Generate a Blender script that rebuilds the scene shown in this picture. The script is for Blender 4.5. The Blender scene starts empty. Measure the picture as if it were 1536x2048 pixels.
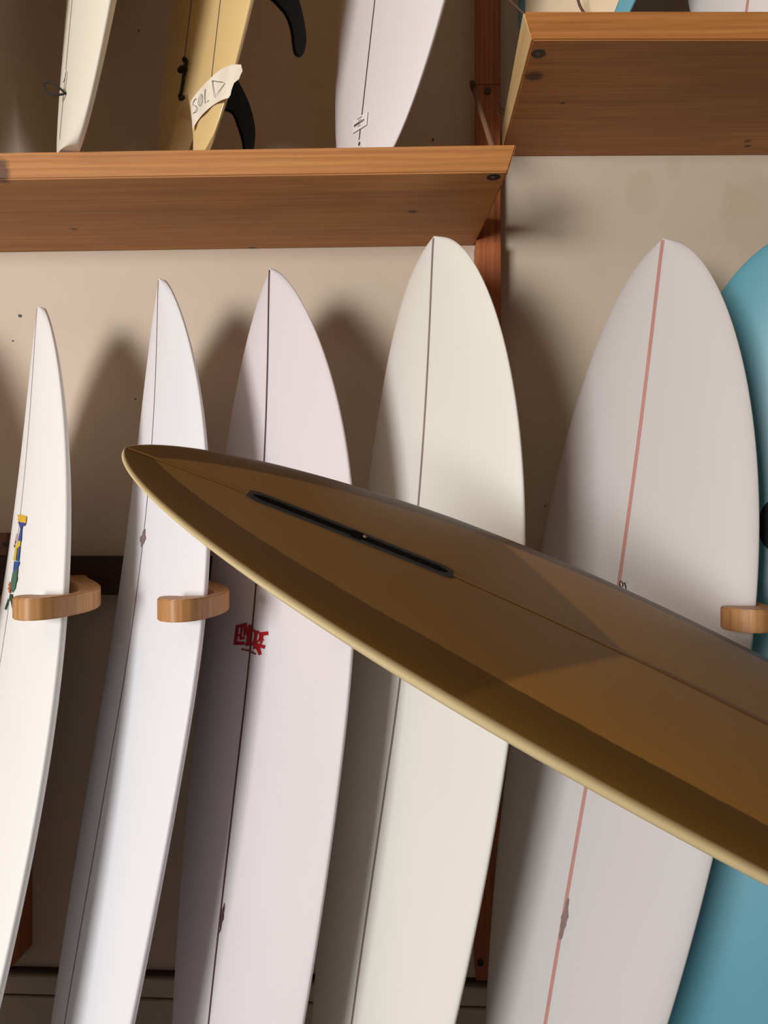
import bpy, bmesh, math, random
import numpy as np
from mathutils import Vector

random.seed(7)
scene = bpy.context.scene
C = scene.collection

# ------------------------------------------------------------------ camera, light, exposure
F_PX = 1538.0                      # focal length in pixels of the 1536 x 2048 frame
PSI = math.radians(2.4)            # the camera is turned a little to the left of the wall's normal
EYE = 1.45                         # eye height in rack units
S = 1.1                            # metres per rack unit
CAM_Z = EYE * S
WALL = 1.60                        # back wall in rack units

cam_data = bpy.data.cameras.new('camera')
cam_data.sensor_fit = 'VERTICAL'
cam_data.sensor_height = 24.0
cam_data.lens = 24.0 * F_PX / 2048.0
cam_data.clip_start = 0.02
cam = bpy.data.objects.new('camera', cam_data)
C.objects.link(cam)
cam.location = (0, 0, CAM_Z)
cam.rotation_euler = (math.radians(90), 0, PSI)
scene.camera = cam

world = bpy.data.worlds.new('world')
scene.world = world
world.use_nodes = True
bg = world.node_tree.nodes['Background']
bg.inputs[0].default_value = (0.75, 0.86, 1.0, 1)
bg.inputs[1].default_value = 1.0

# daylight entering through the window of the rear wall, behind the camera on its left
ROOM_R, ROOM_L, ROOM_REAR, CEIL = 2.95, -4.6, -4.4, 4.5
WIN_X, WIN_Z, WIN_W, WIN_H = -3.2, 1.80, 2.1, 1.9
ld = bpy.data.lights.new('window_daylight', 'AREA')
ld.shape = 'RECTANGLE'
ld.size = WIN_W
ld.size_y = WIN_H
ld.energy = 385
ld.color = (1.0, 0.992, 0.985)
lo = bpy.data.objects.new('window_daylight', ld)
C.objects.link(lo)
lo.location = (WIN_X, ROOM_REAR - 0.02, WIN_Z)
lo.rotation_euler = (math.radians(90), 0, 0)

scene.view_settings.view_transform = 'Standard'
scene.view_settings.look = 'None'
scene.view_settings.gamma = 1.0
scene.view_settings.use_curve_mapping = False
scene.view_settings.exposure = 0.0

# ------------------------------------------------------------------ helpers
def lin(r, g, b):
    f = lambda c: (c / 255 / 12.92) if c / 255 <= 0.04045 else ((c / 255 + 0.055) / 1.055) ** 2.4
    return (f(r), f(g), f(b), 1)

class N:
    """tiny node builder"""
    def __init__(self, name):
        self.m = bpy.data.materials.new(name)
        self.m.use_nodes = True
        self.t = self.m.node_tree
        self.b = self.t.nodes['Principled BSDF']
    def n(self, kind, **kw):
        x = self.t.nodes.new(kind)
        for k, v in kw.items():
            setattr(x, k, v)
        return x
    def link(self, a, b):
        self.t.links.new(a, b)
    def pos(self):
        return self.n('ShaderNodeNewGeometry').outputs['Position']
    def mapping(self, scale, src=None, rot=(0, 0, 0)):
        mp = self.n('ShaderNodeMapping')
        mp.inputs['Scale'].default_value = scale
        mp.inputs['Rotation'].default_value = rot
        self.link(src if src else self.pos(), mp.inputs['Vector'])
        return mp.outputs[0]
    def noise(self, vec, scale=1, detail=4, rough=.55, dist=0):
        x = self.n('ShaderNodeTexNoise')
        x.inputs['Scale'].default_value = scale
        x.inputs['Detail'].default_value = detail
        x.inputs['Roughness'].default_value = rough
        x.inputs['Distortion'].default_value = dist
        self.link(vec, x.inputs['Vector'])
        return x.outputs['Fac']
    def ramp(self, fac, stops, interp='LINEAR'):
        x = self.n('ShaderNodeValToRGB')
        x.color_ramp.interpolation = interp
        el = x.color_ramp.elements
        while len(el) < len(stops):
            el.new(0.5)
        for e, (p, c) in zip(el, stops):
            e.position = p
            e.color = c if len(c) == 4 else (*c, 1)
        self.link(fac, x.inputs[0])
        return x.outputs[0]
    def math(self, op, a, b=None, clamp=False):
        x = self.n('ShaderNodeMath', operation=op, use_clamp=clamp)
        for i, v in enumerate((a, b)):
            if v is None:
                continue
            if isinstance(v, (int, float)):
                x.inputs[i].default_value = v
            else:
                self.link(v, x.inputs[i])
        return x.outputs[0]
    def mix(self, fac, a, b, mode='MIX'):
        x = self.n('ShaderNodeMix', data_type='RGBA', blend_type=mode)
        for i, v in ((0, fac), (6, a), (7, b)):
            if isinstance(v, (int, float)):
                x.inputs[i].default_value = v
            elif isinstance(v, tuple):
                x.inputs[i].default_value = v
            else:
                self.link(v, x.inputs[i])
        return x.outputs[2]
    def attr(self, name):
        return self.n('ShaderNodeAttribute', attribute_name=name).outputs['Fac']
    def bump(self, h, strength, dist=0.002):
        x = self.n('ShaderNodeBump')
        x.inputs['Strength'].default_value = strength
        x.inputs['Distance'].default_value = dist
        self.link(h, x.inputs['Height'])
        self.link(x.outputs[0], self.b.inputs['Normal'])
    def done(self, col, rough=.5, coat=0.0, spec=.5):
        if isinstance(col, tuple):
            self.b.inputs['Base Color'].default_value = col
        else:
            self.link(col, self.b.inputs['Base Color'])
        self.b.inputs['Roughness'].default_value = rough
        self.b.inputs['Specular IOR Level'].default_value = spec
        if coat:
            self.b.inputs['Coat Weight'].default_value = coat
            self.b.inputs['Coat Roughness'].default_value = .12
        return self.m

def plain(name, col, rough=.5, var=.06, scale=6, coat=0, spec=.5):
    k = N(name)
    f = k.noise(k.pos(), scale, 3)
    a = tuple(c * (1 - var) for c in col[:3]) + (1,)
    b = tuple(min(1, c * (1 + var)) for c in col[:3]) + (1,)
    return k.done(k.ramp(f, [(.3, a), (.7, b)]), rough, coat, spec)

def wood(name, light, mid, dark, axis='x', rough=.55, knots=(), grain=60, streak=.5):
    """grain runs along axis; knots = (x, y, z, rx, ry, rz) in metres"""
    k = N(name)
    lo_, hi = 1.6, grain
    sc = {'x': (lo_, hi, hi), 'y': (hi, lo_, hi), 'z': (hi, hi, lo_)}[axis]
    broad = {'x': (.9, 9, 9), 'y': (9, .9, 9), 'z': (9, 9, .9)}[axis]
    fine = k.noise(k.mapping(sc), 1, 6, .62, .6)
    wide = k.noise(k.mapping(broad), 1, 4, .55, 1.0)
    lines = k.n('ShaderNodeTexWave', wave_type='BANDS', bands_direction={'x': 'Z', 'y': 'X', 'z': 'X'}[axis])
    lines.inputs['Scale'].default_value = 26
    lines.inputs['Distortion'].default_value = 5
    lines.inputs['Detail'].default_value = 3
    lines.inputs['Detail Scale'].default_value = 1.2
    k.link(k.mapping({'x': (.12, 1, 1), 'y': (1, .12, 1), 'z': (1, 1, .12)}[axis]), lines.inputs['Vector'])
    c1 = k.ramp(fine, [(.28, dark), (.5, mid), (.74, light)])
    c2 = k.ramp(wide, [(.3, mid), (.7, light)])
    col = k.mix(streak, c1, c2)
    col = k.mix(k.math('MULTIPLY', lines.outputs['Fac'], .3), col, dark)
    for (x, y, z, rx, ry, rz) in knots:
        mp = k.n('ShaderNodeMapping')
        mp.inputs['Location'].default_value = (-x / rx, -y / ry, -z / rz)
        mp.inputs['Scale'].default_value = (1 / rx, 1 / ry, 1 / rz)
        k.link(k.pos(), mp.inputs['Vector'])
        ln = k.n('ShaderNodeVectorMath', operation='LENGTH')
        k.link(mp.outputs[0], ln.inputs[0])
        wob = k.math('ADD', ln.outputs['Value'], k.math('MULTIPLY', k.math('SUBTRACT', fine, .5), .9))
        msk = k.ramp(wob, [(.55, (1, 1, 1, 1)), (1.05, (0, 0, 0, 1))])
        col = k.mix(k.math('MULTIPLY', msk, .85), col, tuple(c * .22 for c in dark[:3]) + (1,))
    k.bump(fine, .12, .001)
    return k.done(col, rough)

ROOT = {}
def V3(p):
    """rack units -> metres"""
    return Vector((p[0] * S, p[1] * S, p[2] * S))

def thing(name, loc, label, cat, group=None):
    o = bpy.data.objects.new(name, None)
    C.objects.link(o)
    o.empty_display_size = .05
    o.location = loc
    o['label'] = label
    o['category'] = cat
    if group:
        o['group'] = group
    ROOT[o.name] = Vector(loc)
    return o

def obj(name, verts, faces, mat, parent=None, smooth=False, attrs=None, bevel=0, label=None, segs=2):
    """verts are world metres; they are stored relative to the root of the thing"""
    off = ROOT[parent.name] if parent is not None else Vector((0, 0, 0))
    me = bpy.data.meshes.new(name)
    me.from_pydata([tuple(Vector(v) - off) for v in verts], [], [tuple(f) for f in faces])
    bm = bmesh.new()
    bm.from_mesh(me)
    bmesh.ops.recalc_face_normals(bm, faces=bm.faces)
    if bevel:
        es = [e for e in bm.edges if len(e.link_faces) == 2 and e.calc_face_angle(0) > .6]
        bmesh.ops.bevel(bm, geom=es, offset=bevel, segments=segs, affect='EDGES', clamp_overlap=True)
    bm.to_mesh(me)
    bm.free()
    if attrs:
        for k, vals in attrs.items():
            a = me.attributes.new(k, 'FLOAT', 'POINT')
            a.data.foreach_set('value', np.asarray(vals, dtype=np.float32))
    if smooth:
        for p in me.polygons:
            p.use_smooth = True
    me.materials.append(mat)
    o = bpy.data.objects.new(name, me)
    C.objects.link(o)
    if parent is not None:
        o.parent = parent
        ROOT[o.name] = off
    else:
        ROOT[o.name] = off
    if label:
        o['label'] = label
    return o

def struct(o):
    o['kind'] = 'structure'
    return o

def box_vf(x0, x1, y0, y1, z0, z1):
    v = [(x, y, z) for x in (x0, x1) for y in (y0, y1) for z in (z0, z1)]
    f = [(0, 1, 3, 2), (4, 6, 7, 5), (0, 4, 5, 1), (2, 3, 7, 6), (0, 2, 6, 4), (1, 5, 7, 3)]
    return v, f

def box(name, x0, x1, y0, y1, z0, z1, mat, parent=None, bevel=0, **kw):
    v, f = box_vf(x0, x1, y0, y1, z0, z1)
    return obj(name, v, f, mat, parent, bevel=bevel, **kw)

def rbox(name, x0, x1, y0, y1, z0, z1, mat, parent=None, bevel=0, **kw):
    """box in rack units"""
    return box(name, x0 * S, x1 * S, y0 * S, y1 * S, z0 * S, z1 * S, mat, parent, bevel, **kw)

def tube_vf(pts, r, seg=10):
    pts = [Vector(p) for p in pts]
    n = len(pts)
    rr = r if isinstance(r, (list, tuple)) else [r] * n
    vs, fs = [], []
    prev = None
    for i, p in enumerate(pts):
        t = (pts[min(i + 1, n - 1)] - pts[max(i - 1, 0)]).normalized()
        if prev is None:
            a = Vector((0, 0, 1)) if abs(t.z) < .9 else Vector((1, 0, 0))
            x = t.cross(a).normalized()
        else:
            x = (prev - t * prev.dot(t)).normalized()
        prev = x
        y = t.cross(x)
        for k in range(seg):
            a = 2 * math.pi * k / seg
            vs.append(p + (x * math.cos(a) + y * math.sin(a)) * rr[i])
    for i in range(n - 1):
        for k in range(seg):
            fs.append((i * seg + k, i * seg + (k + 1) % seg, (i + 1) * seg + (k + 1) % seg, (i + 1) * seg + k))
    fs.append(tuple(range(seg)))
    fs.append(tuple((n - 1) * seg + k for k in range(seg)))
    return vs, fs

def spline(pts, m=8):
    """Catmull-Rom through points"""
    P = [np.array(p, float) for p in pts]
    out = []
    for i in range(len(P) - 1):
        a, b, c, d = P[max(i - 1, 0)], P[i], P[i + 1], P[min(i + 2, len(P) - 1)]
        for k in range(m):
            t = k / m
            out.append(.5 * (2 * b + (c - a) * t + (2 * a - 5 * b + 4 * c - d) * t * t + (3 * b - a - 3 * c + d) * t ** 3))
    out.append(P[-1])
    return out

def prism_vf(poly, a, b):
    """poly: list of 3D points, extruded from offset vector a to offset vector b"""
    n = len(poly)
    v = [Vector(p) + Vector(a) for p in poly] + [Vector(p) + Vector(b) for p in poly]
    f = [tuple(range(n)), tuple(range(2 * n - 1, n - 1, -1))]
    f += [(i, (i + 1) % n, n + (i + 1) % n, n + i) for i in range(n)]
    return v, f

def disc_vf(c, nrm, r, h, seg=20, sx=1.0):
    nrm = Vector(nrm).normalized()
    a = Vector((0, 0, 1)) if abs(nrm.z) < .9 else Vector((1, 0, 0))
    x = nrm.cross(a).normalized()
    y = nrm.cross(x)
    ring = [Vector(c) + (x * math.cos(2 * math.pi * k / seg) * sx + y * math.sin(2 * math.pi * k / seg)) * r for k in range(seg)]
    return prism_vf(ring, (0, 0, 0), nrm * h)

# pixel <-> rack units
def ray(px, py):
    dx = (px - 768) / F_PX
    dz = -(py - 1024) / F_PX
    return np.array([dx * math.cos(PSI) - math.sin(PSI), dx * math.sin(PSI) + math.cos(PSI), dz])
ORI = np.array([0, 0, EYE])
def on_y(px, py, Y):
    d = ray(px, py)
    return ORI + d * (Y / d[1])
def on_z(px, py, Z):
    d = ray(px, py)
    return ORI + d * ((Z - EYE) / d[2])
def on_plane(px, py, p0, nrm):
    d = ray(px, py)
    return ORI + d * (np.dot(np.asarray(p0) - ORI, nrm) / np.dot(d, nrm))
def project(P):
    P = np.asarray(P, float)
    x, y, z = P[..., 0], P[..., 1], P[..., 2] - EYE
    X = x * math.cos(PSI) + y * math.sin(PSI)
    D = -x * math.sin(PSI) + y * math.cos(PSI)
    return 768 + F_PX * X / D, 1024 - F_PX * z / D

# ------------------------------------------------------------------ materials
M_WALL = None
def wall_material():
    k = N('plaster_wall')
    f = k.noise(k.pos(), 1.7, 4, .6)
    col = k.ramp(f, [(.3, (.60, .485, .365, 1)), (.7, (.66, .54, .415, 1))])
    fine = k.noise(k.pos(), 40, 3, .6)
    # repaired patches of slightly different paint
    for (px, py, rx, rz) in ((1283, 388, .045, .06), (1350, 335, .02, .035), (1500, 430, .07, .12), (1478, 410, .05, .045)):
        c = on_y(px, py, WALL) * S
        mp = k.n('ShaderNodeMapping')
        mp.inputs['Location'].default_value = (-c[0] / rx, 0, -c[2] / rz)
        mp.inputs['Scale'].default_value = (1 / rx, 0, 1 / rz)
        k.link(k.pos(), mp.inputs['Vector'])
        ln = k.n('ShaderNodeVectorMath', operation='LENGTH')
        k.link(mp.outputs[0], ln.inputs[0])
        w = k.math('ADD', ln.outputs['Value'], k.math('MULTIPLY', k.math('SUBTRACT', k.noise(k.pos(), 22, 3), .5), 1.1))
        msk = k.ramp(w, [(.7, (1, 1, 1, 1)), (.95, (0, 0, 0, 1))])
        col = k.mix(k.math('MULTIPLY', msk, .42), col, (.56, .44, .30, 1))
    k.bump(fine, .06, .001)
    return k.done(col, .6, spec=.35)
M_WALL = wall_material()
M_TRIMPAINT = plain('painted_trim', (.58, .48, .38, 1), .6)
M_FLOOR = wood('floor_boards', (.085, .058, .038, 1), (.065, .044, .028, 1), (.04, .026, .016, 1), 'y', .5)
M_CEIL = plain('ceiling_paint', (.75, .58, .38, 1), .8)
M_ROOM = plain('room_paint', (.11, .08, .055, 1), .7)
M_FRAME = plain('window_frame_paint', (.7, .68, .64, 1), .5)

kl = on_z(18, 352, 2.002) * S
M_SHELF = wood('fir_shelf', lin(206, 143, 78), lin(182, 118, 57), lin(138, 81, 34), 'x', .55, grain=150, streak=.42,
               knots=[(kl[0] - .022, 1.37, 2.215, .020, .03, .030)] +
                     [(*(on_z(px, py, z) * S), r, r * .8, .02) for px, py, z, r in ((148, 458, 2.002, .009), (825, 423, 2.002, .012), (505, 497, 2.002, .016))])
M_SHELF2 = wood('fir_shelf_board', lin(202, 138, 72), lin(178, 114, 54), lin(134, 78, 32), 'x', .55, grain=150, streak=.42,
               knots=[(*(on_z(px, py, 2.181) * S), r, r * .8, .02) for px, py, r in ((1125, 210, .007), (1068, 158, .022), (1495, 280, .010), (1495, 290, .009))])
M_POST = wood('red_fir_post', lin(192, 114, 62), lin(166, 90, 44), lin(112, 54, 24), 'z', .5, grain=80, streak=.25)
M_RAIL = wood('dark_rail_wood', lin(70, 40, 24), lin(52, 28, 18), lin(32, 16, 10), 'x', .5)
M_HOOK = wood('oiled_oak_hook', lin(214, 164, 108), lin(190, 136, 82), lin(132, 84, 44), 'z', .5, grain=150, streak=.5)
M_DOWEL = plain('dowel_wood', lin(124, 90, 66), .7, spec=.3)
M_BLACK = plain('black_plastic', (.006, .006, .006, 1), .45, spec=.2)
M_CORD = plain('black_cord', (.012, .011, .011, 1), .75)
M_BROWNCORD = plain('brown_cord', lin(92, 62, 48), .7)
M_SCREW = plain('blackened_screw', (.02, .014, .012, 1), .4)
M_SCREWHEAD = plain('dull_screw', (.10, .075, .06, 1), .5, spec=.3)
M_TAPE = plain('masking_tape', lin(236, 224, 206), .7, .03, 30)
M_INK = plain('marker_ink', lin(60, 52, 50), .6)
M_PAPER = plain('tag_paper', lin(240, 234, 230), .6, .02)
M_PRINT = plain('tag_print', lin(90, 80, 76), .6)

def white(name, col, rough=.5):
    return plain(name, col, rough, .012, 3, 0, .32)
M_W1 = white('white_resin', (.85, .84, .83, 1))
M_W2 = white('bright_white_resin', (.815, .81, .845, 1))
M_W3 = white('lilac_white_resin', (.76, .71, .735, 1))
M_W4 = white('cream_white_resin', (.82, .80, .735, 1))
M_W5 = white('rose_white_resin', (.665, .63, .625, 1))
M_WU1 = white('old_white_resin', (.80, .74, .62, 1))
M_WU3 = white('pale_lilac_resin', (.80, .745, .75, 1))
M_YEL = plain('amber_resin', lin(232, 200, 140), .16, .05, 2, .5)
M_TEAL = plain('teal_resin', lin(98, 166, 184), .3, .03, 2)
M_CREAM = plain('cream_deck', lin(236, 214, 182), .35, .03, 3)

def brown_material():
    k = N('tan_resin_tint')
    edge, bu, bv = k.attr('edge'), k.attr('bu'), k.attr('bv')
    weave = k.noise(k.mapping((420, 420, 420)), 1, 2)
    blotch = k.noise(k.pos(), 5, 3)
    center = k.ramp(blotch, [(.3, (.30, .148, .030, 1)), (.7, (.335, .170, .040, 1))])
    patch = k.mix(.65, center, (.120, .060, .016, 1))
    # tail patch of doubled cloth with a V-shaped front
    absv = k.math('ABSOLUTE', bv)
    vm = k.math('SUBTRACT', .674, k.math('ADD', bu, k.math('MULTIPLY', absv, 1.02)))
    pm = k.math('MULTIPLY', vm, 90, True)
    col = k.mix(pm, center, patch)
    # cut lap along the rails: a second layer of tint
    wob = k.math('MULTIPLY', k.math('SUBTRACT', k.noise(k.pos(), 60, 3), .5), .004)
    lm = k.math('MULTIPLY', k.math('SUBTRACT', .058, k.math('ADD', edge, wob)), 420, True)
    lapc = k.mix(pm, (.115, .056, .012, 1), (.085, .040, .008, 1))
    col = k.mix(lm, col, lapc)
    # single layer of tint on the rail, its lit brightness also put into the colour
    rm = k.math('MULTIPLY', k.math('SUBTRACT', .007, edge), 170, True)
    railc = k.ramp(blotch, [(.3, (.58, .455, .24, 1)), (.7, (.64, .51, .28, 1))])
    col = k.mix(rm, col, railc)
    k.bump(weave, .05, .0006)
    return k.done(col, .42, .0, .2)
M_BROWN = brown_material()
M_BROWNLINE = plain('brown_stringer', (.20, .095, .020, 1), .42, spec=.2)
M_BOX = plain('fin_box_plastic', (.020, .021, .022, 1), .5, spec=.18)
M_SLOT = plain('fin_box_slot', (.0008, .0008, .0008, 1), .6, spec=.03)
M_METAL = plain('brass_nut', (.2, .16, .11, 1), .4)

# ------------------------------------------------------------------ room shell
wy = WALL * S
struct(box('wall_back', ROOM_L, ROOM_R + .1, wy, wy + .12, 0, CEIL, M_WALL))
struct(box('floor', ROOM_L - .1, ROOM_R + .1, ROOM_REAR - .1, wy + .12, -.08, 0, M_FLOOR))
struct(box('ceiling', ROOM_L - .1, ROOM_R + .1, ROOM_REAR - .1, wy + .12, CEIL, CEIL + .08, M_CEIL))
struct(box('wall_left', ROOM_L - .1, ROOM_L, ROOM_REAR, wy, 0, CEIL, M_ROOM))
struct(box('wall_right', ROOM_R, ROOM_R + .1, ROOM_REAR, wy, 0, CEIL, M_ROOM))
x0, x1 = WIN_X - WIN_W / 2, WIN_X + WIN_W / 2
z0, z1 = WIN_Z - WIN_H / 2, WIN_Z + WIN_H / 2
vs, fs = [], []
for b in ((ROOM_L, x0, ROOM_REAR - .1, ROOM_REAR, 0, CEIL), (x1, ROOM_R, ROOM_REAR - .1, ROOM_REAR, 0, CEIL),
          (x0, x1, ROOM_REAR - .1, ROOM_REAR, 0, z0), (x0, x1, ROOM_REAR - .1, ROOM_REAR, z1, CEIL)):
    v, f = box_vf(*b)
    fs += [tuple(i + len(vs) for i in q) for q in f]
    vs += v
struct(obj('wall_rear', vs, fs, M_ROOM))
wf = struct(box('window_1', x0 - .07, x1 + .07, ROOM_REAR - .015, ROOM_REAR + .01, z0 - .07, z0, M_FRAME))
for b in ((x0 - .07, x1 + .07, z1, z1 + .07), (x0 - .07, x0, z0, z1), (x1, x1 + .07, z0, z1)):
    box('window_frame', b[0], b[1], ROOM_REAR - .015, ROOM_REAR + .01, b[2], b[3], M_FRAME, wf)

# wainscot: a cap strip between two shadow gaps, and the lower panel
zt = [float(on_y(350, y, WALL)[2]) for y in (1944, 1950, 1986, 1994)]
cap = struct(rbox('trim_1', -2.2, 2.2, WALL - .018, WALL + .001, zt[2], zt[1], M_TRIMPAINT, bevel=.002))
low = struct(rbox('trim_2', -2.2, 2.2, WALL - .012, WALL + .001, 0, zt[3], M_TRIMPAINT, bevel=.002))
up = struct(rbox('trim_3', -2.2, 2.2, WALL - .012, WALL + .001, zt[0], zt[0] + .004, M_RAIL))
gap = struct(rbox('trim_4', -2.2, 2.2, WALL - .004, WALL + .001, zt[3], zt[2], M_RAIL))
wall_back = bpy.data.objects['wall_back']
for px, py, r in ((40, 632, .0035), (26, 682, .0016), (271, 798, .0016), (1090, 1012, .0018), (866, 280, .0022), (278, 62, .0016)):
    c = on_y(px, py, WALL) * S
    v, f = disc_vf((c[0], wy + .001, c[2]), (0, -1, 0), r, .004, 12)
    obj('nail', v, f, M_SCREW, wall_back)

# ------------------------------------------------------------------ shelves, posts, rail
def shelf(name, label, corners_b, corners_t, mat, holes):
    """corners: front-left, front-right, back-right, back-left in rack units (bottom, top)"""
    r = thing(name, V3(corners_b[3]), label, 'shelf')
    v = [V3(p) for p in corners_b] + [V3(p) for p in corners_t]
    f = [(0, 3, 2, 1), (4, 5, 6, 7), (0, 1, 5, 4), (1, 2, 6, 5), (2, 3, 7, 6), (3, 0, 4, 7)]
    obj('plank', v, f, mat, r, bevel=.0025)
    for c in holes:
        vv, ff = disc_vf(V3(c) + Vector((0, 0, .002)), (0, 0, -1), .0125, .0028, 22)
        h = obj('screw_hole', vv, ff, M_SCREW, r)
        vv, ff = disc_vf(V3(c), (0, 0, -1), .0042, .0018, 14)
        obj('screw_head', vv, ff, M_SCREWHEAD, h)
    return r

ZB, TH = 2.002, .0447
fy = 1.250
shelf('wall_shelf', 'left fir shelf plank, lower of the two, holding the yellow board', 
      [(-1.5, fy - .008, ZB), (.149, fy + .006, ZB), (.121, WALL - .001, ZB), (-1.5, WALL - .001, ZB)],
      [(-1.5, fy - .008, ZB + TH), (.163, fy + .006, ZB + TH), (.121, WALL - .001, ZB + TH), (-1.5, WALL - .001, ZB + TH)],
      M_SHELF, [on_z(987, 354, ZB)])
ZR = 2.1815
sl = -.0145
def zr(x):
    return ZR + sl * (x - .46)
fyr = 1.207
xr = 1.75
shelf('wall_shelf', 'right fir shelf plank, higher of the two, above the rose white board',
      [(.181, fyr, zr(.18)), (xr, fyr + .03, zr(xr)), (xr, WALL - .001, zr(xr)), (.1755, WALL - .001, zr(.18))],
      [(.168, fyr, zr(.18) + .0455), (xr, fyr + .03, zr(xr) + .0455), (xr, WALL - .001, zr(xr) + .0455), (.1755, WALL - .001, zr(.18) + .0455)],
      M_SHELF2, [on_z(1077, 107, zr(.19))])
M_END = wood('lit_end_grain', lin(236, 204, 148), lin(222, 184, 124), lin(190, 148, 92), 'y', .6, grain=120, streak=.6)  # pale cap on the shelf end: direct light put into the colour
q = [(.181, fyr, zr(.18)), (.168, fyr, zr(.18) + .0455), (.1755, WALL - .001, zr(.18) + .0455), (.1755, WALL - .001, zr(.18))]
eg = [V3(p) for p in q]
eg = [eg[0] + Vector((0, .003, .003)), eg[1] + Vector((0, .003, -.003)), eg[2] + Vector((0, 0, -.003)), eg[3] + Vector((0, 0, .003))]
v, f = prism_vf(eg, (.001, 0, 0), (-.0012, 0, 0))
obj('lit_end_cap', v, f, M_END, bpy.data.objects['wall_shelf.001'], label='sawn end with direct light painted in')
# pencil scribble on the end grain of the right shelf
sh2 = bpy.data.objects['wall_shelf.001']
p0 = np.array([.1765, 1.45, 2.2]); pn = np.array([-1., 0, -.2])
for a, b in (((999, 208), (1004, 216)), ((1000, 216), (1002, 228)), ((1003, 214), (1009, 222)), ((1004, 224), (1007, 230))):
    A, B = [on_plane(*q, p0, pn) for q in (a, b)]
    v, f = tube_vf([V3(A) - Vector((.002, 0, 0)), V3(B) - Vector((.002, 0, 0))], .0012, 6)
    obj('pencil_mark', v, f, M_INK, sh2)

PX0, PX1 = .1215, .1712
post = thing('wooden_post', V3((.146, WALL, .42)), 'tall red-brown wooden post on the wall between the two shelves', 'post')
ztop = float(on_y(975, 171, WALL - .03)[2])
zjoin = float(on_y(975, 486, WALL - .05)[2])
zbot = float(on_y(960, 1955, WALL - .045)[2])
rbox('upper_length', PX0, PX1, WALL - .03, WALL - .0005, ztop + .0015, 3.6, M_POST, post, bevel=.001)
rbox('middle_length', PX0, PX1, WALL - .032, WALL - .0005, zjoin, ztop, M_POST, post, bevel=.001)
rbox('lower_length', PX0 - .002, PX1 - .002, WALL - .056, WALL - .0005, zbot, zjoin, M_POST, post, bevel=.0015)
for px, py, Y in ((975, 182, WALL - .032), (960, 1925, WALL - .056)):
    c = on_y(px, py, Y)
    v, f = disc_vf(V3(c) + Vector((0, .001, 0)), (0, -1, 0), .0075, .004, 18)
    obj('bolt', v, f, M_SCREW, post)

c1 = on_y(41, 1915, WALL - .05)
post2 = thing('wooden_post', V3((c1[0] - .03, WALL, c1[2])), 'short dark wooden post low on the wall behind the leftmost board', 'post')
zb2 = float(on_y(20, 1936, WALL - .05)[2])
ztp = float(on_y(190, 1190, WALL - .035)[2]) - .001
poly = [(c1[0] - .06, ztp), (c1[0], ztp), (c1[0], c1[2]), (c1[0] - .021, zb2), (c1[0] - .06, zb2)]
v, f = prism_vf([V3((x, WALL - .05, z)) for x, z in poly], (0, 0, 0), (0, .0495 * S, 0))
obj('timber', v, f, M_POST, post2, bevel=.0015)

zr0, zr1 = float(on_y(190, 1190, WALL - .035)[2]), float(on_y(190, 1113, WALL - .035)[2])
rail = thing('hook_rail', V3((0, WALL, zr0)), 'dark stained horizontal rail on the wall carrying the hooks', 'rail')
for xa, xb in ((-1.5, PX0 - .003), (PX1 - .001, 1.8)):
    rbox('rail_board', xa, xb, WALL - .035, WALL - .0005, zr0, zr1, M_RAIL, rail, bevel=.002)
cb = on_y(15, 1066, WALL - .03)
blk = thing('wood_block', V3((cb[0] - .03, WALL, zr1)), 'small pale wood block on the wall at the left edge above the rail', 'block')
rbox('block_body', cb[0] - .07, cb[0], WALL - .03, WALL - .0005, zr1 + .0005, cb[2], M_DOWEL, blk, bevel=.002)
cbh = on_y(10, 1088, WALL - .03)
v, f = disc_vf(V3(cbh) + Vector((0, .001, 0)), (0, -1, 0), .005, .003, 14)
obj('bolt', v, f, M_SCREW, blk)

a = on_y(943, 166, 1.50); b = on_z(986, 291, ZB + TH)
b = np.array([.141, 1.262, ZB + TH])
a = on_y(944, 166, 1.53)
b = on_plane(986, 300, (0, 1.30, 0), np.array([0, 1., 0]))
dw = thing('dowel', V3(b), 'thin wooden dowel leaning against the post above the left shelf end', 'dowel')
v, f = tube_vf([V3(a), V3(a + (b - a) * .12)], .0062, 10)
obj('dark_tip', v, f, M_RAIL, dw, smooth=True)
v, f = tube_vf([V3(a + (b - a) * .12), V3(b)], .0052, 10)
obj('stick', v, f, M_DOWEL, dw, smooth=True)

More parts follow.
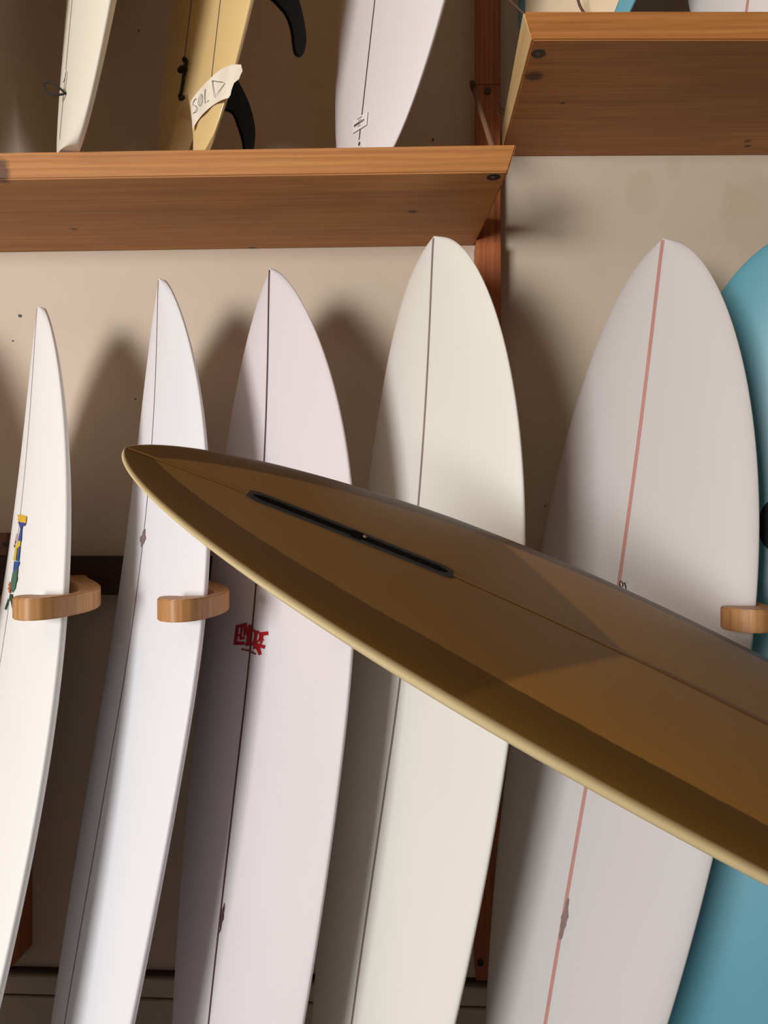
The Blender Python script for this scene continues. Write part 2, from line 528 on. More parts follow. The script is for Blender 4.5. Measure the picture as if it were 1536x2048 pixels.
# ------------------------------------------------------------------ hooks
HOOK = [(-.392, 1.162), (-.386, 1.143), (-.371, 1.129), (-.352, 1.124), (-.332, 1.136), (-.317, 1.168), (-.308, 1.215), (-.309, 1.27),
        (-.324, 1.325), (-.353, 1.385), (-.387, 1.445), (-.446, 1.545), (-.448, 1.564),
        (-.500, 1.564), (-.496, 1.545), (-.438, 1.445), (-.392, 1.37), (-.355, 1.30), (-.328, 1.24), (-.3235, 1.21), (-.326, 1.190),
        (-.338, 1.181), (-.36, 1.179), (-.378, 1.183), (-.389, 1.178)]
def hook(rx, ry, zt, label):
    """rx, ry: where the front rail of the held board stands"""
    dx, dy = rx + .331, ry - 1.192
    pts = []
    for x, y in HOOK:
        yy = y + dy * (1 if y < 1.3 else max(0, (1.564 - y) / .264))
        pts.append((x + dx, yy))
    z = EYE - zt
    h = thing('board_hook', V3((pts[12][0], WALL - .035, z - .034)), label, 'hook', 'curved oak hooks on the rail')
    sm = spline(pts[:11], 4)[:-1] + [np.array(q) for q in pts[10:15]] + spline(pts[15:] + [pts[0]], 4)[1:-1]
    v, f = prism_vf([V3((x, y, z - .034)) for x, y in sm], (0, 0, 0), (0, 0, .034 * S))
    arm = obj('hook_arm', v, f, M_HOOK, h, bevel=.0022, smooth=True)
    arm.data.set_sharp_from_angle(angle=math.radians(38))
    c = (pts[12][0] - .026, WALL - .045, z + .0002)
    vv, ff = disc_vf(V3(c) - Vector((0, 0, .001)), (0, 0, 1), .004, .002, 12)
    obj('screw_head', vv, ff, M_SCREW, h)
    return h

# ------------------------------------------------------------------ surfboards
def thickf(d, T, L):
    s = np.clip(d / L, 0, 1)
    return T * (.22 + .78 * np.clip(1 - (1 - np.clip(s / .38, 0, 1)) ** 2, 0, 1) ** .8) * (1 - .55 * np.clip((s - .6) / .4, 0, 1) ** 2)

class Board:
    """d runs along the board from the visible end, v across, n out of the deck; coordinates in rack units"""
    def __init__(self, p, kind):
        self.p, self.kind = p, kind
        a, t, r = p.get('a', 0), p.get('t', 0), p.get('r', 0)
        if kind == 'flat':
            el, az, ro = p['el'], p['az'], p['ro']
            u = np.array([-math.cos(el) * math.cos(az), math.cos(el) * math.sin(az), math.sin(el)])
            side = np.cross(u, (0, 0, 1.)); side /= np.linalg.norm(side)
            upv = np.cross(side, u)
            if side[1] > 0: side = -side
            self.u, self.w, self.n = u, math.cos(ro) * side - math.sin(ro) * upv, math.cos(ro) * upv + math.sin(ro) * side
            self.sd = -1
        else:
            n0 = np.array([-math.sin(a), -math.cos(a), 0]); wv = np.array([math.cos(a), -math.sin(a), 0]); z = np.array([0, 0, 1.])
            u = math.cos(t) * z - math.sin(t) * n0
            self.n = math.cos(t) * n0 + math.sin(t) * z
            self.u = math.cos(r) * u + math.sin(r) * wv
            self.w = math.cos(r) * wv - math.sin(r) * u
            self.sd = -1 if kind == 'nose_up' else 1
        self.P = np.array([p['x'], p['y'], p['z']])
        self.L = p.get('Lx', p['L'])
    def half(self, d):
        p = self.p; d = np.asarray(d, float)
        t = np.clip(d / p['m'], 0, 1)
        if self.kind == 'tail_down':
            f = p['wb'] + (1 - p['wb']) * (1 - (1 - t) ** p['p']) ** p['q']
            s = np.clip((p['L'] - d) / (p['L'] - p['m']), 0, 1)
            g = (1 - (1 - s) ** 2.2) ** .65
        else:
            f = (1 - (1 - t) ** p['p']) ** p['q']
            k = np.clip((d - p['m']) / (p['L'] - p['m']), 0, 1)
            g = 1 - (1 - p['Wt'] / p['W']) * k ** 2
            e = np.clip((d - (self.L - .05)) / .05, 0, 1)
            g = g * np.sqrt(np.clip(1 - .75 * e ** 2, 0, 1))
        return np.maximum(p['W'] / 2 * np.where(d < p['m'], f, g), .001)
    def rock(self, d):
        p = self.p
        if self.kind == 'tail_down':
            return p['Rt'] * np.clip((p['m'] - d) / p['m'], 0, 1) ** 2 + p['Rn'] * np.clip((d - p['m']) / (p['L'] - p['m']), 0, 1) ** 2.2
        r = p['Rn'] * np.clip((p['dm'] - d) / p['dm'], 0, 1) ** 2.2 + p['Rt'] * np.clip((d - p['dm']) / (p['L'] - p['dm']), 0, 1) ** 2
        return -r if self.kind == 'flat' else r
    def thick(self, d):
        p = self.p
        if self.kind == 'flat':
            return thickf(d, p['T'], p['L']) * (.38 + .62 * np.clip(np.asarray(d) / .42, 0, 1) ** .7)
        return thickf(p['L'] - d, p['T'], p['L']) if self.kind == 'tail_down' else thickf(d, p['T'], p['L'])
    def prof(self, vf, face):
        vf = np.clip(np.abs(vf), 0, 1)
        if self.kind == 'flat':
            return .45 * np.sqrt(np.clip(1 - vf ** 4, 0, 1)) if face > 0 else -.55 * (1 - vf ** 2.3) ** .62
        return .61 * (1 - vf ** 2.05) ** .70 if face > 0 else -.42 * np.sqrt(np.clip(1 - vf ** 4, 0, 1))
    def world(self, d, v, n):
        d, v, n = np.asarray(d, float), np.asarray(v, float), np.asarray(n, float)
        return self.P + self.sd * d[..., None] * self.u + v[..., None] * self.w + n[..., None] * self.n
    def surf(self, d, v, face=1, off=0.):
        d = np.asarray(d, float); v = np.asarray(v, float)
        n = self.rock(d) + self.thick(d) * self.prof(v / self.half(d), face)
        return self.world(d, v, n + off * face)
    def metres(self, P):
        if self.kind == 'flat':
            K = .93
            return [Vector((q[0] * K, q[1] * K, CAM_Z + (q[2] - EYE) * K)) for q in np.reshape(P, (-1, 3))]
        return [V3(q) for q in np.reshape(P, (-1, 3))]
    def find(self, px, py):
        """deck coordinates seen at a pixel of the photograph"""
        if not hasattr(self, 'grid'):
            D, Vf = np.meshgrid(np.linspace(.002, min(self.L, 1.75), 240), np.linspace(-.985, .985, 121), indexing='ij')
            V = Vf * self.half(D)
            X, Y = project(self.surf(D, V))
            self.grid = (D, V, X, Y)
        D, V, X, Y = self.grid
        e = (X - px) ** 2 + (Y - py) ** 2
        i = int(e.argmin())
        d, v = D.flat[i], V.flat[i]
        h = 1e-4
        for _ in range(4):
            f0 = np.array(project(self.surf(d, v))) - (px, py)
            fd = np.array(project(self.surf(d + h, v))) - (px, py)
            fv = np.array(project(self.surf(d, v + h))) - (px, py)
            J = np.stack([(fd - f0) / h, (fv - f0) / h], 1)
            if abs(np.linalg.det(J)) < 1e3: break
            st = np.linalg.solve(J, -f0)
            if np.linalg.norm(st) > .02: break
            d2, v2 = d + st[0], v + st[1]
            if abs(v2) > .99 * self.half(d2) or d2 < .001: break
            d, v = d2, v2
        return float(d), float(v)
    def hull(self, mat, root, name='hull', nd=96, nv=26, notch=0., attrs=False):
        pw = 1.8
        d = self.L * np.linspace(0, 1, nd) ** pw
        if self.kind == 'flat': d = self.L * np.linspace(0, 1, 150) ** 1.5
        nd = len(d)
        d[0] = 1e-4
        th = np.linspace(0, math.pi, nv + 1); c = -np.cos(th)
        vf = np.sign(c) * np.abs(c) ** .75
        ring_v = np.concatenate([vf, vf[::-1][1:-1]])
        face = np.concatenate([np.ones(nv + 1), -np.ones(nv - 1)])
        m = len(ring_v)
        Dg = np.repeat(d[:, None], m, 1)
        if notch:
            av = np.abs(ring_v)
            d0 = notch * np.clip(np.minimum((ring_v + .34) / .48, (.80 - ring_v) / .66), 0, 1)
            d0 = d0 + .05 * np.clip((av - .86) / .14, 0, 1) ** 2
            Dg = Dg + d0[None] * np.clip(1 - Dg / .34, 0, 1) ** 1.3
        w = self.half(Dg)
        vv = w * ring_v[None]
        pr = np.where(face > 0, self.prof(ring_v, 1), self.prof(ring_v, -1))
        P = self.world(Dg, vv, self.rock(Dg) + self.thick(Dg) * pr[None])
        idx = lambda i, j: i * m + (j % m)
        fs = [(idx(i, j), idx(i, j + 1), idx(i + 1, j + 1), idx(i + 1, j)) for i in range(nd - 1) for j in range(m)]
        for i in (0, nd - 1):
            # end faces: join deck and bottom points of equal v
            for j in range(nv):
                a, b = idx(i, j), idx(i, j + 1)
                c_, e = idx(i, m - j - 1 if j + 1 < nv else nv), idx(i, m - j if j > 0 else 0)
                q = []
                for t_ in (a, b, c_, e):
                    if t_ not in q: q.append(t_)
                if len(q) >= 3: fs.append(tuple(q))
        at = None
        if attrs:
            ed = (w - np.abs(vv)) * face[None]
            ed = np.where(face[None] > 0, ed, -(w - np.abs(vv)) - .002)
            at = dict(edge=ed.ravel(), bu=Dg.ravel(), bv=vv.ravel())
        o = obj(name, self.metres(P), fs, mat, root, smooth=True, attrs=at)
        # keep the cut ends crisp
        me = o.data
        nmain = (nd - 1) * m
        for p_ in me.polygons:
            if p_.index >= nmain: p_.use_smooth = False
        return o
    def ribbon(self, name, d0, d1, halfw, mat, root, face=1, off=.0007, v0=0., n=150, jitter=0.):
        ds = np.linspace(d0, d1, n)
        vs, fs = [], []
        for s in (-1, 0, 1):
            vj = v0 + s * halfw * (1 + jitter * np.array([random.uniform(-1, 1) for _ in ds]))
            vs += self.metres(self.surf(ds, vj, face, off * (1.6 if s == 0 else 1)))
        for k in range(2):
            for i in range(n - 1):
                fs.append((k * n + i, k * n + i + 1, (k + 1) * n + i + 1, (k + 1) * n + i))
        return obj(name, vs, fs, mat, root, smooth=True)
    def decal(self, name, polys, mat, root, off=.0012, label=None):
        """polys: pixel polygons laid onto the deck"""
        vs, fs = [], []
        for poly in polys:
            bm = bmesh.new()
            bm.faces.new([bm.verts.new((float(x), float(y), 0)) for x, y in poly])
            bmesh.ops.triangulate(bm, faces=bm.faces[:])
            for _ in range(3):
                long = [e for e in bm.edges if e.calc_length() > 4.0]
                if not long: break
                bmesh.ops.subdivide_edges(bm, edges=long, cuts=1)
                bmesh.ops.triangulate(bm, faces=bm.faces[:])
            bm.verts.index_update()
            q = [self.find(w.co.x, w.co.y) for w in bm.verts]
            P = self.surf(np.array([x[0] for x in q]), np.array([x[1] for x in q]), 1, off)
            i0 = len(vs)
            vs += self.metres(P)
            fs += [tuple(i0 + w.index for w in t.verts) for t in bm.faces]
            bm.free()
        return obj(name, vs, fs, mat, root, label=label)

def stroke(pts, w):
    """pixel polyline -> list of quads of width w (w may taper)"""
    out = []
    n = len(pts)
    ws = w if isinstance(w, (list, tuple)) else [w] * n
    P = [np.array(p, float) for p in pts]
    nr = []
    for i in range(n):
        t = P[min(i + 1, n - 1)] - P[max(i - 1, 0)]
        t /= max(np.linalg.norm(t), 1e-6)
        nr.append(np.array([-t[1], t[0]]))
    for i in range(n - 1):
        out.append([P[i] + nr[i] * ws[i] / 2, P[i + 1] + nr[i + 1] * ws[i + 1] / 2, P[i + 1] - nr[i + 1] * ws[i + 1] / 2, P[i] - nr[i] * ws[i] / 2])
    return out

BP = {
'b1': dict(x=-0.60789, y=1.48300, z=1.80573, a=0.90497, t=0.22827, r=-0.07086, W=0.49711, m=1.03019, p=2.21383, q=0.69036, Rn=0.11898, dm=0.99553, Rt=0.04597, Wt=0.29842, T=0.06200, L=1.88530),
'b2': dict(x=-0.39066, y=1.44834, z=1.85984, a=0.93591, t=0.17965, r=-0.02445, W=0.45556, m=0.66825, p=2.21516, q=0.76082, Rn=0.09283, dm=0.78471, Rt=0.00493, Wt=0.14494, T=0.06200, L=1.88647),
'b3': dict(x=-0.19978, y=1.44176, z=1.87921, a=0.81792, t=0.13516, r=-0.00399, W=0.47639, m=0.70844, p=2.42809, q=0.74561, Rn=0.08149, dm=0.80787, Rt=0.00054, Wt=0.16643, T=0.06200, L=1.90111),
'b4': dict(x=0.11639, y=1.40196, z=1.91328, a=0.92244, t=0.14357, r=0.04989, W=0.47117, m=0.73697, p=2.31227, q=0.54561, Rn=0.09996, dm=0.91757, Rt=0.00107, Wt=0.12713, T=0.06600, L=1.94056),
'b5': dict(x=0.50760, y=1.43822, z=1.91448, a=0.85704, t=0.19525, r=0.06779, W=0.44835, m=0.72289, p=2.05609, q=0.57190, Rn=0.08798, dm=0.95497, Rt=-0.00329, Wt=0.07239, T=0.06800, L=1.93682),
'b6': dict(x=0.73848, y=1.46000, z=1.95229, a=0.46000, t=0.07000, r=0.07000, W=0.54000, m=0.80000, p=2.40000, q=0.47753, Rn=0.07000, dm=0.88050, Rt=0.02000, Wt=0.30000, T=0.06800, L=2.00000),
'u1': dict(x=-.54885, y=1.28992, z=2.047, a=.94967, t=.04937, r=.06987, wb=.18318, p=2.05055, q=.46459, W=.5, m=.95, L=1.6, Rn=.08, Rt=.04, T=.06),
'u2': dict(x=-.39775, y=1.39998, z=2.047, a=.89771, t=.05509, r=.12976, wb=.28197, p=2.16735, q=.45161, W=.5, m=.95, L=1.6, Rn=.08, Rt=.04, T=.06),
'u3': dict(x=-.06012, y=1.3852, z=2.047, a=.96533, t=.05239, r=.09632, wb=.22973, p=2.20176, q=.57895, W=.5, m=.95, L=1.6, Rn=.08, Rt=.04, T=.06),
'u4': dict(x=.29815, y=1.41561, z=2.229, a=.91458, t=.08474, r=.10331, wb=.31869, p=1.95896, q=.6228, W=.5, m=.95, L=1.6, Rn=.08, Rt=.04, T=.06),
'u5': dict(x=.59771, y=1.38378, z=2.225, a=.84261, t=.08306, r=.09221, wb=.20339, p=2.00546, q=.75957, W=.5, m=.95, L=1.6, Rn=.08, Rt=.04, T=.06),
}
def leaning(key, mat, label, line_w, line_mat, group='boards leaning in the rack', **kw):
    p = dict(BP[key])
    b = Board(p, 'nose_up')
    for _ in range(3):     # let the tail stand on the floor
        ds = np.linspace(.5, b.L, 60)
        zmin = min(float(b.surf(ds, sgn * f * b.half(ds), fc)[:, 2].min()) for sgn in (-1, 1) for f in (0, .5, .99) for fc in (1, -1))
        p['Lx'] = b.L + zmin - .002
        b = Board(p, 'nose_up')
    base = b.surf(b.L, 0., -1)
    root = thing('surfboard', V3((base[0], base[1], 0)), label, 'surfboard', group)
    b.hull(mat, root, **kw)
    if line_w:
        b.ribbon('stringer', .004, b.L - .02, line_w, line_mat, root)
    return b, root

L_GREY = plain('grey_stringer', lin(150, 142, 138), .45)
L_MAUVE = plain('mauve_stringer', lin(128, 104, 108), .45)
L_MAROON = plain('maroon_stringer', lin(92, 62, 58), .45)
L_TAUPE = plain('taupe_stringer', lin(142, 128, 118), .45)
L_PINK = plain('pink_stringer', lin(198, 142, 132), .45)
M_SCUFF = plain('resin_scuff', lin(138, 118, 112), .6)

b1, r1 = leaning('b1', M_W1, 'narrow white surfboard at the far left with a paintbrush picture on its deck', .0012, L_GREY)
b2, r2 = leaning('b2', M_W2, 'bright white surfboard second from left, held by a wooden hook', .0012, L_MAUVE)
b3, r3 = leaning('b3', M_W3, 'pointed lilac-white surfboard with a red lettered logo', .0023, L_MAROON)
b4, r4 = leaning('b4', M_W4, 'cream-white round-nosed surfboard in front of the wooden post', .0024, L_TAUPE)
b5, r5 = leaning('b5', M_W5, 'wide rose-white surfboard with a pink stringer line', .0034, L_PINK)
b6, r6 = leaning('b6', M_TEAL, 'teal surfboard half hidden at the right edge of the rack', 0, None)

BP['b0'] = dict(BP['b1'], x=BP['b1']['x'] - .30, y=BP['b1']['y'] - .01)
b0, r0 = leaning('b0', M_W1, 'plain white surfboard beyond the left edge of the picture', .0012, L_GREY)
# paintbrush picture on the leftmost board (coordinates of an 8.9x detail at 0,1010)
Z = lambda pts: [(x / 8.9, 1010 + y / 8.9) for x, y in pts]
art = [
 ('picture_bristles', lin(222, 178, 40), [[(322, 160), (490, 205), (478, 325), (325, 295)]]),
 ('picture_ferrule', lin(52, 66, 140), [[(325, 298), (476, 328), (455, 378), (418, 376), (404, 440), (376, 440), (366, 372)]]),
 ('picture_handle', lin(44, 78, 150), [[(376, 440), (404, 440), (394, 640), (380, 660), (335, 640)], [(352, 740), (376, 740), (352, 1000), (312, 1000)], [(268, 1010), (360, 1005), (362, 1050), (300, 1180), (250, 1170)]]),
 ('picture_sash', lin(214, 190, 52), [[(335, 640), (386, 640), (376, 735), (350, 705), (322, 780), (296, 1000), (250, 985), (288, 770)]]),
 ('picture_body', lin(74, 112, 98), [[(245, 1185), (338, 1120), (318, 1300), (286, 1490), (232, 1570), (196, 1450)]]),
 ('picture_flower', lin(196, 92, 58), [[(176, 1370), (212, 1400), (200, 1580), (150, 1535)], [(272, 690), (312, 500), (318, 520), (256, 820)]]),
 ('picture_leaf', lin(40, 76, 52), [[(192, 1585), (240, 1595), (232, 1720), (172, 1700)], [(166, 1650), (172, 1710), (122, 1875), (96, 1850)], [(205, 1715), (232, 1710), (248, 1850), (236, 1850)], [(308, 1290), (330, 1300), (306, 1400)]]),
]
for nm_, c, pl in art:
    mt = plain(nm_, c, .5, .08, 60)
    for q in pl:
        b1.decal(nm_, [Z(q)], mt, r1, off=.0018)

# red logo on the lilac board: coordinates of a 12.8x detail at 440,1220
ZL = lambda pts: [(440 + x / 12.8, 1220 + y / 12.8) for x, y in pts]
logo = []
def st(pts, w):
    logo.extend(stroke(ZL(pts), [1.04 * q / 12.8 for q in w] if isinstance(w, list) else 1.04 * w / 12.8))
st([(462, 385), (395, 880)], 78)
logo.append(ZL([(438, 392), (692, 322), (694, 410), (445, 470)]))
st([(430, 650), (525, 640)], 48)
st([(362, 850), (640, 852)], 84)
st([(572, 400), (535, 720)], 50)
st([(510, 738), (640, 712)], 66)
st([(645, 380), (640, 660)], 52)
st([(668, 380), (725, 660)], 52)
st([(715, 660), (780, 370)], 58)
st([(782, 380), (700, 925)], 74)
el = [(845 + 62 * math.cos(a) + 18 * math.sin(a) * -1, 690 + 185 * math.sin(a)) for a in np.linspace(0, 2 * math.pi, 15)]
st(el, 46)
st([(660, 880), (850, 880)], 70)
st([(955, 530), (885, 1000)], 56)
st([(950, 535), (1025, 590), (1040, 690), (1000, 790), (925, 850)], 46)
st([(935, 860), (985, 980), (1042, 1150)], [60, 95, 70])
st([(1060, 615), (1245, 595)], 92)
st([(1100, 600), (1060, 860)], 56)
st([(1080, 765), (1135, 770)], 42)
st([(990, 890), (1080, 930), (1165, 950)], 84)
b3.decal('logo_letters', logo, plain('logo_red', lin(172, 18, 30), .5), r3, off=.0014, label='red block lettering logo')
b3.decal('logo_subtitle', stroke(ZL([(560, 1000), (740, 1040), (930, 1130)]), 3.2), plain('logo_dark_red', lin(130, 40, 42), .5), r3, off=.0014)

# hand-drawn glyph on the rose-white board (25.6x detail at 1220,1140)
ZG = lambda pts: [(1220 + x / 25.6, 1140 + y / 25.6) for x, y in pts]
gl = stroke(ZG([(640, 870), (680, 800), (650, 650), (560, 560), (505, 650), (510, 780), (580, 900), (700, 980), (820, 1020), (825, 900), (790, 760), (735, 640)]), 2.0)
gl += stroke(ZG([(860, 640), (890, 665)]), 1.4)
b5.decal('ink_glyph', gl, plain('black_ink', lin(34, 22, 22), .5), r5, label='black handwritten mark')

def scuff(b, root, cx, cy, w, h, slope, seed, mat=M_SCUFF):
    rnd = random.Random(seed)
    n = 9
    lft, rgt = [], []
    for i in range(n + 1):
        t = i / n
        y = cy - h / 2 + h * t
        x = cx - slope * (y - cy)
        ww = w * (.35 + .65 * math.sin(math.pi * t)) * rnd.uniform(.6, 1.1)
        lft.append((x - ww / 2 + rnd.uniform(-1, 1), y)); rgt.append((x + ww / 2 + rnd.uniform(-1, 1), y))
    b.decal('scuff', [lft + rgt[::-1]], mat, root)
scuff(b2, r2, 287, 1076, 10, 36, .15, 1)
scuff(b3, r3, 445, 1835, 6, 60, .15, 2, L_MAROON)
scuff(b5, r5, 1129, 1838, 15, 82, .2, 3)
b6.decal('black_disc', [[(1552 + 36 * math.cos(t), 1051 + 53 * math.sin(t)) for t in np.linspace(0, 2 * math.pi, 22)[:-1]]], M_BLACK, r6, label='black round patch')

def rail_at(b, z):
    ds = np.linspace(.1, b.L, 500)
    Q = b.world(ds, b.half(ds), b.rock(ds))
    return Q[int(np.argmin(np.abs(Q[:, 2] - z)))]
for b, zt_, lab in ((b0, .130, 'oak hook beyond the left edge of the picture'), (b1, .130, 'oak hook curling round the leftmost white board'), (b2, .130, 'oak hook curling round the bright white board, second from left'),
                    (b3, .134, 'oak hook round the lilac-white board, behind the brown board'), (b4, .134, 'oak hook round the cream-white board, behind the brown board'),
                    (b5, .144, 'oak hook at the right edge, curling round the rose-white board')):
    q = rail_at(b, EYE - zt_ - .017)
    hook(q[0], q[1], zt_, lab)

# ------------------------------------------------------------------ boards standing on the shelves
def standing(key, mat, label, **kw):
    b = Board(dict(BP[key]), 'tail_down')
    root = thing('surfboard', V3(b.P), label, 'surfboard', 'boards standing on the shelves')
    b.hull(mat, root, **kw)
    return b, root
DARKLINE = plain('dark_stringer', lin(96, 84, 78), .45)
u1, q1 = standing('u1', M_WU1, 'slim off-white board tail-down on the left shelf with a cord loop')
u1.ribbon('stringer', .02, 1.5, .0012, DARKLINE, q1)
u2, q2 = standing('u2', M_YEL, 'glossy yellow swallow-tail board on the left shelf wearing a paper sold strip', notch=.155)
u2.ribbon('stringer', .19, 1.5, .0012, DARKLINE, q2)
u2.ribbon('stringer', .13, 1.5, .0009, DARKLINE, q2, v0=.122)
u3, q3 = standing('u3', M_WU3, 'pale lilac-white board tail-down on the left shelf with a price tag')
u3.ribbon('stringer', .01, 1.5, .0016, L_MAROON, q3)
u4, q4 = standing('u4', M_TEAL, 'cream board with turquoise rails on the right shelf')
# cream deck panel inside the turquoise rails
ds = np.linspace(.004, 1.5, 90)
vs, fs = [], []
K = 9
for k in range(K):
    f = -.80 + 1.60 * k / (K - 1)
    vs += u4.metres(u4.surf(ds, f * u4.half(ds), 1, .0012))
for k in range(K - 1):
    for i in range(len(ds) - 1):
        a = k * len(ds) + i
        fs.append((a, a + 1, a + len(ds) + 1, a + len(ds)))
obj('deck_panel', vs, fs, M_CREAM, q4, smooth=True, label='cream deck panel')
u5, q5 = standing('u5', white('shelf_white_resin', (.80, .74, .70, 1)), 'white board with a pink stringer at the right end of the right shelf')
u5.ribbon('stringer', .01, 1.5, .0024, L_PINK, q5)

BP['u0'] = dict(BP['u1'], x=-.775, y=1.32)
u0, q0 = standing('u0', M_WU1, 'off-white board on the left shelf beyond the left edge of the picture')
u0.ribbon('stringer', .02, 1.5, .0012, DARKLINE, q0)
BP['u00'] = dict(BP['u1'], x=-1.04, y=1.36)
u00, q00 = standing('u00', M_WU3, 'second pale board on the left shelf beyond the left edge of the picture')
# cord loop on the off-white board
d_, v_ = u1.find(133, 187)
A = u1.surf(d_, v_, 1, .002)
lp = [(131, 187), (113, 190), (97, 186), (88, 173), (91, 165), (104, 166), (119, 176), (131, 187)]
v, f = tube_vf([V3(on_plane(x, y, A, np.array([0, 1., 0]))) for x, y in spline(lp, 5)], .0021, 8)
obj('cord_loop', v, f, M_CORD, q1, smooth=True, label='black cord loop')
u1.decal('white_thread', stroke([(133, 140), (128, 165)], 1.2) + stroke([(135, 143), (131, 178)], 1.2), M_PAPER, q1)

# leash cord of the yellow board
cp = [(377, 121), (375, 138), (372, 150), (369, 172), (366, 188), (363, 194), (365, 200), (369, 197), (371, 194)]
def deckpts(b, px, off):
    return [V3(b.surf(*b.find(x, y), 1, off)) for x, y in px]
v, f = tube_vf(deckpts(u2, spline(cp, 4), .004), .0032, 8)
cord = obj('leash_cord', v, f, M_CORD, q2, smooth=True, label='black leash cord')
for (x, y, r) in ((376, 122, .0055), (371, 141, .0072), (367, 143, .006)):
    c = deckpts(u2, [(x, y)], .006)[0]
    bm = bmesh.new(); bmesh.ops.create_icosphere(bm, subdivisions=2, radius=r)
    vv = [c + q.co for q in bm.verts]; ff = [[w.index for w in q.verts] for q in bm.faces]; bm.free()
    obj('knot', vv, ff, M_CORD, cord, smooth=True)

# paper strip with SOLD
dt, vt = u2.find(425, 190)
T0 = u2.surf(dt, vt, 1, .0035)
e = 1e-3
tn = np.cross(u2.surf(dt + e, vt) - u2.surf(dt - e, vt), u2.surf(dt, vt + e) - u2.surf(dt, vt - e)); tn /= np.linalg.norm(tn)
if np.dot(tn, ORI - T0) < 0: tn = -tn
top = spline([(381, 203), (395, 184), (415, 162), (440, 140), (462, 130), (482, 129)], 4)
bot = spline([(385, 260), (392, 246), (406, 228), (425, 211), (444, 200), (457, 196)], 4)
rgt = [(485, 142), (481, 150), (478, 158), (468, 166), (463, 180), (461, 190)]
vs, fs = [], []
n = len(top)
for row in (0, .5, 1):
    for i in range(n):
        q = np.array(top[i]) * (1 - row) + np.array(bot[i]) * row
        # the strip sags a little towards the rail
        vs.append(V3(on_plane(q[0], q[1], T0 + tn * (.0015 * math.sin(i * .9)), tn)))
for r_ in range(2):
    for i in range(n - 1):
        fs.append((r_ * n + i, r_ * n + i + 1, (r_ + 1) * n + i + 1, (r_ + 1) * n + i))
k0 = len(vs)
vs += [V3(on_plane(x, y, T0, tn)) for x, y in rgt]
fs.append(tuple([n - 1] + list(range(k0, k0 + len(rgt))) + [3 * n - 1, 2 * n - 1]))
strip = obj('sold_strip', vs, fs, M_TAPE, q2, smooth=True, label='torn white paper strip reading SOLD')
ZT = lambda pts: [(300 + x / 6.4, 90 + y / 6.4) for x, y in pts]
ink = []
for pts in ([(592, 682), (572, 695), (549, 745), (549, 768), (586, 780), (596, 805), (582, 852), (550, 876)],
            [(655, 628), (630, 668), (616, 736), (620, 776), (640, 778), (664, 727), (670, 667), (656, 628)],
            [(706, 562), (700, 637), (706, 748), (750, 708)],
            [(797, 452), (803, 540), (822, 668), (890, 580), (960, 490), (930, 475), (860, 465), (797, 455)]):
    ink += stroke(ZT(pts), .95)
vs, fs = [], []
for q in ink:
    i0 = len(vs)
    vs += [V3(on_plane(x, y, T0 + tn * .0019, tn)) for x, y in q]
    fs.append((i0, i0 + 1, i0 + 2, i0 + 3))
obj('sold_lettering', vs, fs, M_INK, strip)

# black fins on the hidden side of the yellow board
def fin(outline, d, fv):
    p0 = u2.surf(d, fv * u2.half(d), -1)
    nrm = u2.w
    pl = [V3(on_plane(x, y, p0, nrm)) for x, y in spline(outline + [outline[0]], 4)[:-1]]
    off = Vector(nrm) * .0045
    v, f = prism_vf(pl, -off, off)
    return obj('fin', v, f, M_BLACK, q2, bevel=.003)
fin([(428, 148), (466, 152), (480, 170), (497, 205), (508, 245), (510, 272), (506, 302), (497, 312), (487, 300), (483, 280), (474, 252), (462, 226), (430, 212)], .14, .55)
fin([(462, -182), (540, -150), (572, -95), (596, -5), (606, 33), (612, 75), (608, 104), (598, 115), (587, 104), (581, 62), (571, 33), (554, 12), (541, 0), (505, -22), (468, -36)], .40, .55)

# price tag and plug on the pale lilac board
u3.decal('price_tag', [[(708, 242), (738, 223.5), (735.5, 250.5), (707, 268)]], M_PAPER, q3, off=.0024, label='small white price tag with a barcode')
bars = []
rb = random.Random(5)
for i in range(15):
    t = i / 15
    x = 711 + 21.5 * t; y = 252.5 - 13.6 * t
    wd = rb.choice((.5, .9, 1.2))
    bars.append([(x, y - 1.6), (x + wd, y - 2.2), (x + wd, y + 2.2), (x, y + 2.8)])
bars += stroke([(717, 240), (727, 234)], .9) + stroke([(720, 243), (725, 239.5)], .7) + stroke([(718, 255), (724, 250.5)], .8)
u3.decal('tag_print', bars, M_PRINT, q3, off=.0032)
v, f = disc_vf(deckpts(u3, [(721, 288)], 0)[0], Vector(u3.n), .008, .0025, 18)
pl = obj('leash_plug', v, f, M_PAPER, q3)
v, f = disc_vf(deckpts(u3, [(721, 288.5)], 0)[0], Vector(u3.n), .0042, .0032, 14)
obj('plug_hole', v, f, M_PRINT, pl)

# brown leash cords of the turquoise-railed board
for px in ([(1000, -22), (1017, -2), (1033, 14), (1050, 30)], [(1150, -30), (1155, -5), (1160, 12), (1170, 28), (1185, 42)]):
    v, f = tube_vf([V3(on_y(x, y, 1.30)) for x, y in spline(px, 5)], .0026, 8)
    obj('leash_cord', v, f, M_BROWNCORD, q4, smooth=True)

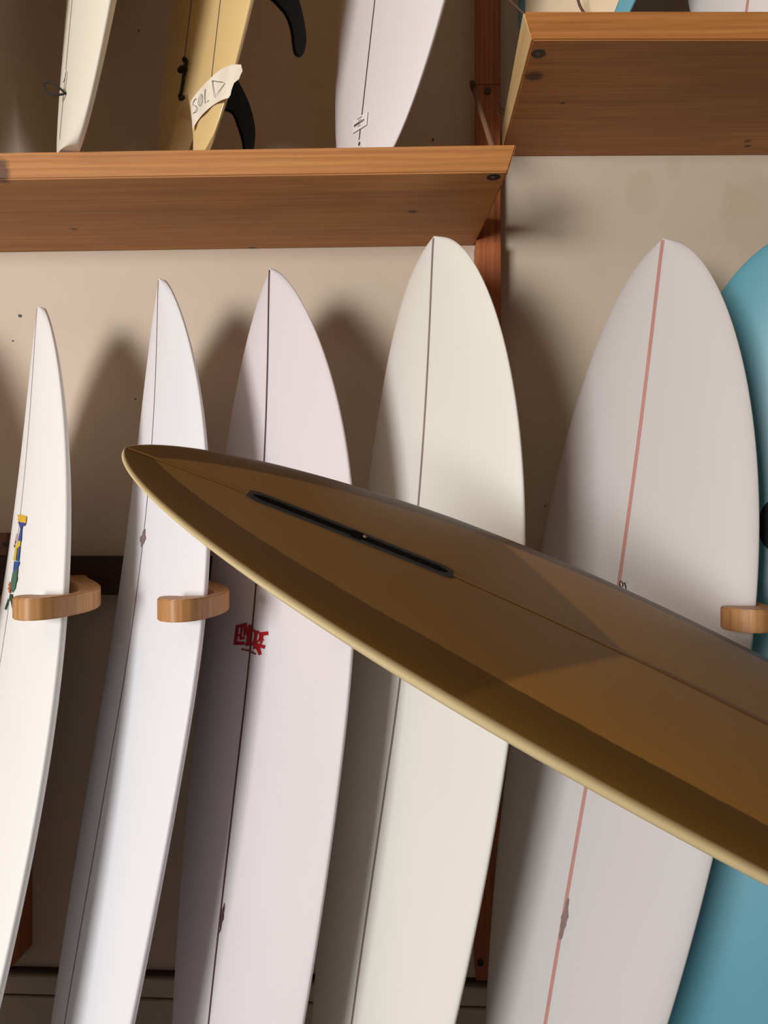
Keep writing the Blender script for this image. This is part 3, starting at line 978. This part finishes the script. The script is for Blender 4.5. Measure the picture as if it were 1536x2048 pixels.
# ------------------------------------------------------------------ the brown board in front
BR = dict(x=-.33911, y=.90784, z=1.55351, el=.47165, az=-.12502, ro=.46043, W=.53158, m=1.03708, p=2.15966, q=.58856, Rn=.03399, dm=.99814, Rt=.03, T=.06792, L=2.2, Wt=.1)
br = Board(BR, 'flat')
base = br.metres(br.surf(np.array([1.1]), np.array([0.]), -1))[0]
rbr = thing('surfboard', base, 'tan-brown resin-tinted surfboard lying bottom-up across the foreground', 'surfboard')
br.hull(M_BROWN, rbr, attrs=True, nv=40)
br.ribbon('stringer', .004, .158, .0026, M_BROWNLINE, rbr)
br.ribbon('stringer', .426, 2.15, .0036, M_BROWNLINE, rbr)
# fin box: rounded frame with a slot and a brass nut
def boxloop(d0, d1, hw, off, rad):
    pts = []
    for cx, sx in ((d0 + rad, -1), (d1 - rad, 1)):
        for cy, sy in (((hw - rad), 1), (-(hw - rad), -1)) if sx > 0 else ((-(hw - rad), -1), ((hw - rad), 1)):
            a0 = math.atan2(sy, sx)
            for k in range(-2, 3):
                a = a0 + k * math.pi / 8 * (1)
                pts.append((cx + rad * math.cos(a), cy + rad * math.sin(a)))
    c = (np.mean([q[0] for q in pts]), 0)
    pts.sort(key=lambda q: math.atan2((q[1]) * 12, q[0] - c[0]))
    return pts
def patch(name, d0, d1, hw, off, mat, parent, rad=.004):
    # long strip subdivided along its length so that it follows the board
    n = 24
    ds = np.linspace(d0, d1, n)
    vs, fs = [], []
    for s in (-1, 1):
        hwv = np.array([hw - rad * (1 - math.sqrt(max(0, 1 - max(0, 1 - min(d - d0, d1 - d) / rad) ** 2))) if min(d - d0, d1 - d) < rad else hw for d in ds])
        vs += br.metres(br.surf(ds, s * hwv, 1, off))
    for s in (-1, 1):
        vs += br.metres(br.surf(ds, s * hwv, 1, -.004))
    for i in range(n - 1):
        fs += [(i, i + 1, n + i + 1, n + i), (i, 2 * n + i, 2 * n + i + 1, i + 1), (n + i, n + i + 1, 3 * n + i + 1, 3 * n + i)]
    fs += [(0, n, 3 * n, 2 * n), (n - 1, 3 * n - 1, 4 * n - 1, 2 * n - 1)]
    return obj(name, vs, fs, mat, parent)
fb = patch('fin_box', .1575, .4265, .0128, .0012, M_BOX, rbr)
patch('fin_slot', .1645, .4185, .0052, .0018, M_SLOT, fb, .004)
patch('slot_entry', .291, .307, .0082, .0020, M_SLOT, fb, .004)
c = br.metres(br.surf(np.array([.3085]), np.array([-.002]), 1, .001))[0]
v, f = disc_vf(c, Vector(br.n), .0022, .0022, 10)
obj('brass_nut', v, f, M_METAL, fb)

# padded stand that carries the brown board, beyond the right edge of the frame
def bw(d, v, n):
    return br.metres(br.surf(np.array([d]), np.array([v]), -1, n))[0]
M_PAD = plain('grey_felt_pad', (.12, .12, .12, 1), .9)
A, B = bw(1.25, -.24, .016), bw(1.25, .24, .016)
stand = thing('board_stand', (A.x * .5 + B.x * .5, A.y * .5 + B.y * .5, 0), 'wooden floor stand under the brown board, right of the frame', 'stand')
for d in (1.25, 1.75):
    pts = [bw(d, x, .010) for x in np.linspace(-.2, .2, 7)]
    v, f = tube_vf(pts, .010, 8)
    obj('padded_bar', v, f, M_PAD, stand, smooth=True)
    for x in (-.19, .19):
        p = bw(d, x, .016)
        v, f = box_vf(p.x - .02, p.x + .02, p.y - .02, p.y + .02, 0, p.z - .004)
        obj('leg', v, f, M_POST, stand, bevel=.002)
